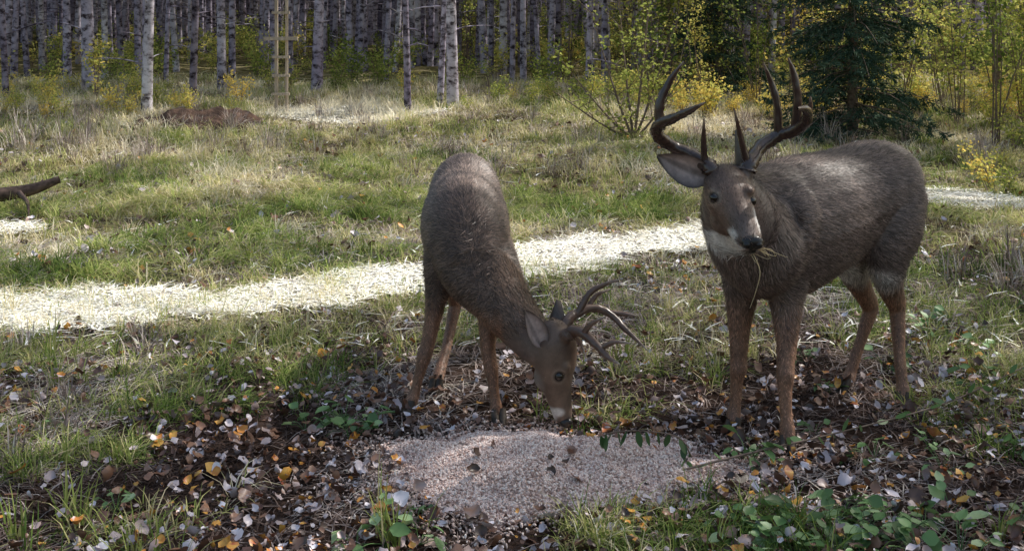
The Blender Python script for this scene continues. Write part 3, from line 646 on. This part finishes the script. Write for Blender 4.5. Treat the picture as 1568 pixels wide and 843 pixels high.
def spot(C,co,c,rad,col,soft=.5,amt=1.):
    rad=np.ones(3)*rad if np.isscalar(rad) else np.array(rad)
    d=np.linalg.norm((co-np.array(c))/rad,axis=1);w=(smooth((1-d)/soft)*amt)[:,None];return C*(1-w)+np.array(col)*w

BASE=np.array([.165,.125,.11]);LEG=np.array([.25,.138,.092]);WH=np.array([.95,.93,.91])
lat=(.6,-.8,0)
hl=(-.96,-.27,0)
parts=[ring_tube([(1.63,4.60,.80,.07,.09),(1.58,4.55,.83,.13,.16),(1.49,4.48,.83,.172,.205),(1.316,4.36,.79,.18,.225),(1.154,4.25,.755,.205,.25),(1.02,4.13,.73,.195,.26),(.93,4.04,.69,.165,.225),(.88,3.98,.66,.12,.17)],lat,egg=.12),
 ring_tube([(1.0,4.10,.76,.16,.21),(.90,4.0,.72,.175,.20),(.835,3.92,.78,.150,.165),(.785,3.86,.86,.120,.13),(.752,3.82,.94,.09,.09)],hl),
 ring_tube([(.775,3.89,.93,.07,.08),(.87,3.98,.885,.10,.10),(.97,4.07,.87,.12,.12),(1.08,4.17,.85,.12,.12)],lat),
 ellipsoid((.93,3.99,.80),(.12,.11,.13)),
 ring_tube([(.732,3.84,.955,.06,.055),(.738,3.80,.95,.078,.075),(.746,3.745,.905,.082,.082),(.756,3.70,.868,.064,.068),(.768,3.655,.835,.052,.056),(.777,3.62,.805,.046,.046),(.781,3.597,.79,.038,.037)],hl),
 ellipsoid((.742,3.755,.835),(.064,.07,.052)),ellipsoid((.765,3.66,.795),(.036,.05,.026)),
 ellipsoid((.69,3.735,.945),(.025,.03,.02)),ellipsoid((.795,3.705,.945),(.025,.03,.02)),
 ring_tube([(.70,3.80,.97,.03,.03),(.688,3.80,1.01,.022,.022)],(1,0,0)),ring_tube([(.80,3.80,.97,.03,.03),(.823,3.815,1.022,.022,.022)],(1,0,0)),
 ring_tube([(.90,4.10,.72,.07,.10),(.865,4.08,.60,.075,.09),(.856,4.10,.47,.052,.062),(.85,4.10,.36,.036,.043),(.845,4.09,.26,.029,.034),(.843,4.085,.225,.031,.033),(.838,4.09,.18,.023,.026),(.833,4.09,.10,.0205,.0225),(.825,4.085,.055,.026,.027),(.821,4.07,.035,.022,.024)],lat),
 ring_tube([(1.05,4.04,.74,.06,.12),(1.005,4.03,.62,.08,.11),(1.002,4.01,.49,.056,.068),(.996,3.975,.375,.037,.045),(.984,3.945,.285,.030,.035),(.98,3.935,.25,.032,.034),(.977,3.925,.20,.024,.027),(.977,3.91,.12,.021,.023),(.979,3.90,.06,.027,.028),(.976,3.885,.035,.022,.024)],lat),
 ring_tube([(1.42,4.52,.80,.09,.14),(1.38,4.47,.66,.08,.13),(1.385,4.47,.55,.062,.09),(1.44,4.54,.43,.04,.052),(1.505,4.615,.33,.030,.042),(1.50,4.61,.29,.028,.034),(1.455,4.585,.18,.021,.025),(1.41,4.555,.075,.022,.024),(1.393,4.54,.048,.026,.027),(1.375,4.525,.03,.022,.023)],lat),
 ring_tube([(1.57,4.44,.84,.09,.14),(1.51,4.37,.70,.10,.145),(1.485,4.34,.58,.07,.105),(1.515,4.39,.46,.046,.06),(1.56,4.45,.375,.032,.043),(1.563,4.45,.33,.029,.035),(1.557,4.41,.19,.022,.026),(1.557,4.38,.085,.022,.024),(1.557,4.37,.055,.027,.028),(1.553,4.35,.032,.022,.024)],lat),
 ring_tube([(1.64,4.62,.86,.035,.03),(1.69,4.67,.78,.04,.03),(1.70,4.68,.66,.03,.02)],lat)]
eyeL=(.676,3.70,.921);eyeR=(.825,3.69,.915)
def colR(co,nr):
    C=np.tile(BASE,(len(co),1));z=co[:,2]
    w=smooth((z-.80)/.2)[:,None];C=C*(1-w*.2)
    w=(smooth((.56-z)/.18))[:,None];C=C*(1-w)+LEG*w
    C=spot(C,co,(1.28,4.33,.50),(.30,.24,.10),WH*.7,.6);C=spot(C,co,(1.43,4.46,.55),(.09,.07,.18),WH*.5,.6,.6)
    C=spot(C,co,(.90,3.96,.60),(.16,.14,.2),BASE*.6,.8,.6)
    C=spot(C,co,(1.515,4.625,.32),.05,(.10,.06,.045),.7);C=spot(C,co,(1.57,4.46,.36),.05,(.11,.07,.05),.7)
    C=spot(C,co,(.755,3.72,.89),(.15,.15,.14),(.18,.118,.09),.5)
    C=spot(C,co,(.742,3.77,1.0),(.09,.08,.055),(.10,.06,.045),.8)
    C=spot(C,co,(.765,3.66,.862),(.035,.08,.05),(.07,.052,.045),.8,.9)
    C=spot(C,co,(.725,3.78,.745),(.14,.14,.052),WH,.3);C=spot(C,co,(.762,3.64,.775),(.07,.07,.028),WH,.4)
    C=spot(C,co,(.728,3.625,.812),(.026,.045,.026),WH*.85,.6);C=spot(C,co,(.818,3.65,.85),(.026,.07,.07),WH*.9,.6)  # second spot paints a sun highlight over the pale muzzle fur
    for e in(eyeL,eyeR):
        C=spot(C,co,e,.040,(.40,.32,.26),.5,.65);C=spot(C,co,e,(.03,.03,.022),(.03,.02,.017),.3)
    C=spot(C,co,(1.66,4.66,.74),(.04,.08,.16),WH*.7,.5,.6)
    return C
def flowR(co):
    f=np.tile(np.array([.75,.55,-.35]),(len(co),1));lo=(co[:,2]<.5)[:,None];f=np.where(lo,np.array([.1,.1,-1.]),f)
    h=(np.linalg.norm(co-np.array(HEADS['R'][0]),axis=1)<.2)[:,None];f=np.where(h,np.array([-.1,.7,.5]),f)
    nk=(np.linalg.norm(co-np.array([.84,3.93,.75]),axis=1)<.18)[:,None]&~h;f=np.where(nk,np.array([.25,.2,-1.]),f);return f
antR=[([(.690,3.80,.995),(.684,3.80,1.012),(.635,3.86,1.045),(.568,3.88,1.075),(.512,3.84,1.116),(.504,3.78,1.158),(.552,3.70,1.192),(.587,3.64,1.218),(.631,3.58,1.251)],[.026,.021,.018,.0165,.0165,.0155,.012,.009,.002]),
 ([(.511,3.80,1.14),(.513,3.80,1.229),(.545,3.80,1.308),(.592,3.78,1.3785)],[.014,.012,.009,.002]),
 ([(.669,3.81,1.02),(.664,3.80,1.105),(.658,3.76,1.182)],[.011,.007,.002]),
 ([(.818,3.81,.995),(.828,3.82,1.023),(.88,3.88,1.073),(.942,3.90,1.108),(.991,3.86,1.132),(1.015,3.78,1.174),(.992,3.70,1.218),(.945,3.63,1.228)],[.026,.021,.018,.0165,.016,.015,.011,.003]),
 ([(.949,3.90,1.105),(.942,3.90,1.222),(.919,3.90,1.303),(.889,3.88,1.37)],[.013,.011,.008,.002]),
 ([(.994,3.855,1.13),(1.0,3.84,1.248),(.987,3.84,1.328),(.964,3.83,1.39)],[.014,.012,.009,.002]),
 ([(1.01,3.76,1.18),(1.022,3.76,1.22),(1.02,3.75,1.26)],[.010,.007,.002]),
 ([(.818,3.81,1.02),(.789,3.80,1.127),(.763,3.77,1.217)],[.011,.007,.002])]
feetR=[((.819,4.062,0),(-.5,-.85)),((.973,3.875,0),(-.3,-.95)),((1.365,4.515,0),(-.7,-.7)),((1.55,4.34,0),(-.4,-.9))]
noseR=[ellipsoid((.784,3.578,.795),(.037,.018,.025)),ellipsoid((.766,3.570,.788),(.015,.011,.013)),ellipsoid((.801,3.570,.788),(.015,.011,.013)),ellipsoid((.784,3.583,.772),(.016,.01,.014))]
STRAW=solid('straw_strand',(.5,.4,.22),(.7,.58,.36),20,.7,0)
mb=MB();rg=np.random.default_rng(8)
for i in range(8):
    a=np.array([.80+rg.normal()*.012,3.60,.768+rg.normal()*.005]);l=rg.uniform(.01,.04);dx=abs(rg.normal())*.02+.01
    V,F=tube([a,a+np.array([dx,-.02,-.01+rg.normal()*.01]),a+np.array([dx*1.4,-.015,-l])],[.001,.001,.0006],4,4);mb.add(V,F,0)
V,F=tube([(.785,3.595,.765),(.81,3.585,.70),(.80,3.60,.63),(.785,3.62,.57)],[.0014,.0014,.0012,.0008],4,5);mb.add(V,F,0)
deer('white_tailed_deer_buck',parts,colR,flowR,[(eyeL,.0175),(eyeR,.0175)],noseR,
 [((.680,3.82,.975),(.510,3.84,1.055),(-.15,-.9,-.25),.056,(.60,.50,.50),(.14,.11,.095)),((.800,3.84,.99),(.80,3.95,1.125),(.75,-.35,.1),.045,(.42,.34,.33),(.11,.09,.075))],antR,feetR,mb.mesh('straw_in_mouth',[STRAW]),'R')

# ---- grazing buck (left)
lat=(1,0,0);hl=(.25,-.97,0)
parts=[ring_tube([(-.22,5.16,.73,.07,.09),(-.217,5.10,.75,.12,.14),(-.212,4.97,.735,.155,.19),(-.205,4.82,.69,.165,.205),(-.20,4.65,.655,.182,.225),(-.185,4.47,.635,.170,.235),(-.165,4.33,.60,.155,.215),(-.15,4.24,.565,.125,.165)],lat,egg=.1),
 ring_tube([(-.17,4.38,.62,.14,.18),(-.116,4.25,.545,.13,.155),(-.03,4.16,.448,.094,.114),(.062,4.09,.352,.076,.090),(.13,4.05,.30,.066,.078)],(.5,-.7,.4)),
 ring_tube([(-.25,4.46,.74,.05,.11),(-.255,4.38,.62,.06,.12)],lat),ring_tube([(-.105,4.44,.74,.05,.11),(-.09,4.36,.62,.06,.12)],lat),
 ring_tube([(.148,4.045,.385,.045,.05),(.158,4.04,.345,.066,.078),(.158,4.03,.275,.066,.082),(.160,4.025,.215,.055,.066),(.170,4.02,.155,.040,.050),(.181,4.018,.105,.034,.041),(.187,4.018,.072,.030,.035)],hl),
 ellipsoid((.125,4.03,.215),(.045,.045,.055)),ellipsoid((.19,3.985,.262),(.022,.02,.028)),
 ring_tube([(.18,4.06,.375,.025,.025),(.195,4.06,.40,.018,.018)],(0,1,0)),ring_tube([(.195,3.99,.375,.025,.025),(.214,3.98,.395,.018,.018)],(0,1,0)),
 ring_tube([(-.25,4.42,.68,.07,.11),(-.282,4.36,.57,.065,.10),(-.295,4.33,.455,.045,.065),(-.312,4.31,.345,.033,.042),(-.332,4.29,.25,.028,.033),(-.343,4.28,.212,.029,.031),(-.358,4.275,.155,.021,.024),(-.374,4.27,.095,.019,.0205),(-.388,4.265,.052,.024,.025),(-.398,4.255,.03,.020,.022)],lat),
 ring_tube([(-.08,4.36,.64,.06,.11),(-.06,4.28,.52,.065,.095),(-.086,4.25,.385,.046,.06),(-.093,4.22,.285,.031,.038),(-.086,4.205,.22,.028,.031),(-.08,4.20,.19,.028,.030),(-.072,4.19,.14,.021,.023),(-.065,4.18,.09,.019,.0205),(-.06,4.17,.048,.024,.025),(-.054,4.16,.03,.020,.022)],lat),
 ring_tube([(-.28,4.98,.72,.08,.13),(-.285,4.82,.60,.08,.12),(-.28,4.75,.48,.06,.085),(-.265,4.82,.35,.036,.048),(-.253,4.86,.275,.029,.038),(-.258,4.83,.235,.026,.03),(-.28,4.70,.13,.020,.023),(-.303,4.57,.055,.023,.024),(-.308,4.53,.03,.020,.022)],lat),
 ring_tube([(-.14,4.98,.72,.08,.13),(-.12,4.86,.60,.08,.12),(-.105,4.84,.48,.06,.085),(-.098,4.94,.36,.036,.048),(-.095,5.0,.29,.029,.038),(-.096,4.99,.25,.026,.03),(-.10,4.95,.13,.020,.023),(-.10,4.93,.05,.023,.024),(-.10,4.91,.03,.020,.022)],lat),
 ring_tube([(-.22,5.2,.78,.035,.03),(-.22,5.25,.68,.04,.025),(-.22,5.25,.55,.03,.02)],lat)]
eyeG=(.172,3.965,.232);eyeF=(.2,4.09,.232)
def colL(co,nr):
    C=np.tile(BASE*1.1,(len(co),1));z=co[:,2]
    w=smooth((4.6-co[:,1])/.35)[:,None]*smooth((z-.3)/.1)[:,None];C=C*(1-w)+np.array([.12,.08,.062])*w
    w=smooth((.47-z)/.12)[:,None]*((co[:,0]<-.03)|(co[:,1]>4.3))[:,None];C=C*(1-w)+LEG*w
    C=spot(C,co,(-.2,4.75,.44),(.12,.25,.06),WH*.7,.6)
    C=spot(C,co,(.165,4.02,.23),(.12,.12,.22),(.16,.11,.083),.4)
    C=spot(C,co,(.20,4.02,.33),(.05,.08,.09),(.085,.05,.038),.8);C=spot(C,co,(.215,4.02,.17),(.03,.06,.1),(.06,.045,.04),.8,.8)
    C=spot(C,co,(.165,3.99,.098),(.035,.05,.022),WH*.7,.6);C=spot(C,co,(.145,4.01,.085),(.03,.05,.04),WH*.7,.6)
    C=spot(C,co,(.10,4.04,.2),(.04,.08,.09),WH*.4,.8,.6)
    for e in(eyeG,eyeF): C=spot(C,co,e,.037,(.34,.27,.22),.5,.65);C=spot(C,co,e,.026,(.03,.02,.017),.3)
    return C
def flowL(co):
    f=np.tile(np.array([.0,.9,-.35]),(len(co),1));lo=(co[:,2]<.42)[:,None];f=np.where(lo,np.array([.0,.1,-1.]),f)
    h=(co[:,0]>-.06)[:,None]&(co[:,1]<4.2)[:,None];f=np.where(h,np.array([-.6,.2,.6]),f);return f
antL=[([(.19,4.06,.385),(.205,4.065,.405),(.23,4.09,.42),(.29,4.12,.436),(.35,4.12,.42),(.41,4.07,.372),(.475,4.0,.322)],[.022,.018,.016,.014,.012,.009,.002]),
 ([(.235,4.09,.415),(.285,4.11,.49),(.335,4.11,.52),(.386,4.08,.545)],[.012,.010,.007,.002]),
 ([(.33,4.12,.424),(.40,4.12,.416),(.446,4.08,.42)],[.010,.008,.002]),
 ([(.275,4.12,.43),(.31,4.14,.475),(.36,4.14,.497)],[.010,.007,.002]),
 ([(.207,3.985,.380),(.222,3.975,.398),(.253,3.93,.400),(.29,3.88,.378),(.325,3.84,.35),(.36,3.80,.338)],[.022,.018,.015,.013,.009,.002]),
 ([(.25,3.93,.398),(.275,3.90,.44),(.318,3.87,.472)],[.011,.008,.002]),
 ([(.30,3.87,.368),(.345,3.85,.395),(.395,3.82,.40)],[.010,.007,.002]),
 ([(.215,3.98,.39),(.245,3.98,.355),(.262,3.96,.31)],[.010,.006,.002])]
feetL=[((-.405,4.24,0),(-.3,-.95)),((-.05,4.15,0),(.1,-1)),((-.312,4.50,0),(-.2,-1)),((-.10,4.89,0),(0,-1))]
noseL=[ellipsoid((.196,4.010,.056),(.025,.029,.020)),ellipsoid((.206,3.990,.062),(.012,.011,.012))]
deer('white_tailed_deer_buck',parts,colL,flowL,[(eyeG,.0165),(eyeF,.0165)],noseL,
 [((.108,3.985,.345),(.040,3.96,.475),(.55,-.8,.1),.040,(.55,.46,.45),(.12,.09,.075)),((.15,4.06,.35),(.165,4.10,.478),(.55,.75,.2),.036,(.40,.32,.30),(.09,.07,.065))],antL,feetL,None,'L')

# ------------------------------------------------------------ camera, sky, sun
cam=bpy.data.cameras.new('camera');co_=bpy.data.objects.new('camera',cam);sc.collection.objects.link(co_)
co_.location=(0,0,1.5);co_.rotation_euler=(PI/2,0,0);cam.sensor_width=36;cam.lens=38.57;cam.shift_y=-.2433;cam.clip_end=1500;cam.clip_start=.05
sc.camera=co_
w=bpy.data.worlds.new('World');sc.world=w;w.use_nodes=True;nt=w.node_tree;bg=nt.nodes['Background']
sky=nt.nodes.new('ShaderNodeTexSky');sky.sky_type='NISHITA';sky.sun_disc=False;sky.sun_elevation=EL;sky.sun_rotation=math.atan2(SUN_H[0],SUN_H[1]);sky.air_density=1.9;sky.dust_density=4.5;sky.ozone_density=2.5
nt.links.new(sky.outputs[0],bg.inputs[0]);bg.inputs[1].default_value=.15
sl=bpy.data.lights.new('sun','SUN');sl.energy=5;sl.angle=math.radians(.5);sl.color=(1,.96,.89);so=bpy.data.objects.new('sun',sl);sc.collection.objects.link(so)
so.rotation_euler=Vector(SUNV).to_track_quat('Z','Y').to_euler();so.location=(10,6,12)
sc.view_settings.view_transform='Standard';sc.view_settings.look='None';sc.view_settings.exposure=0
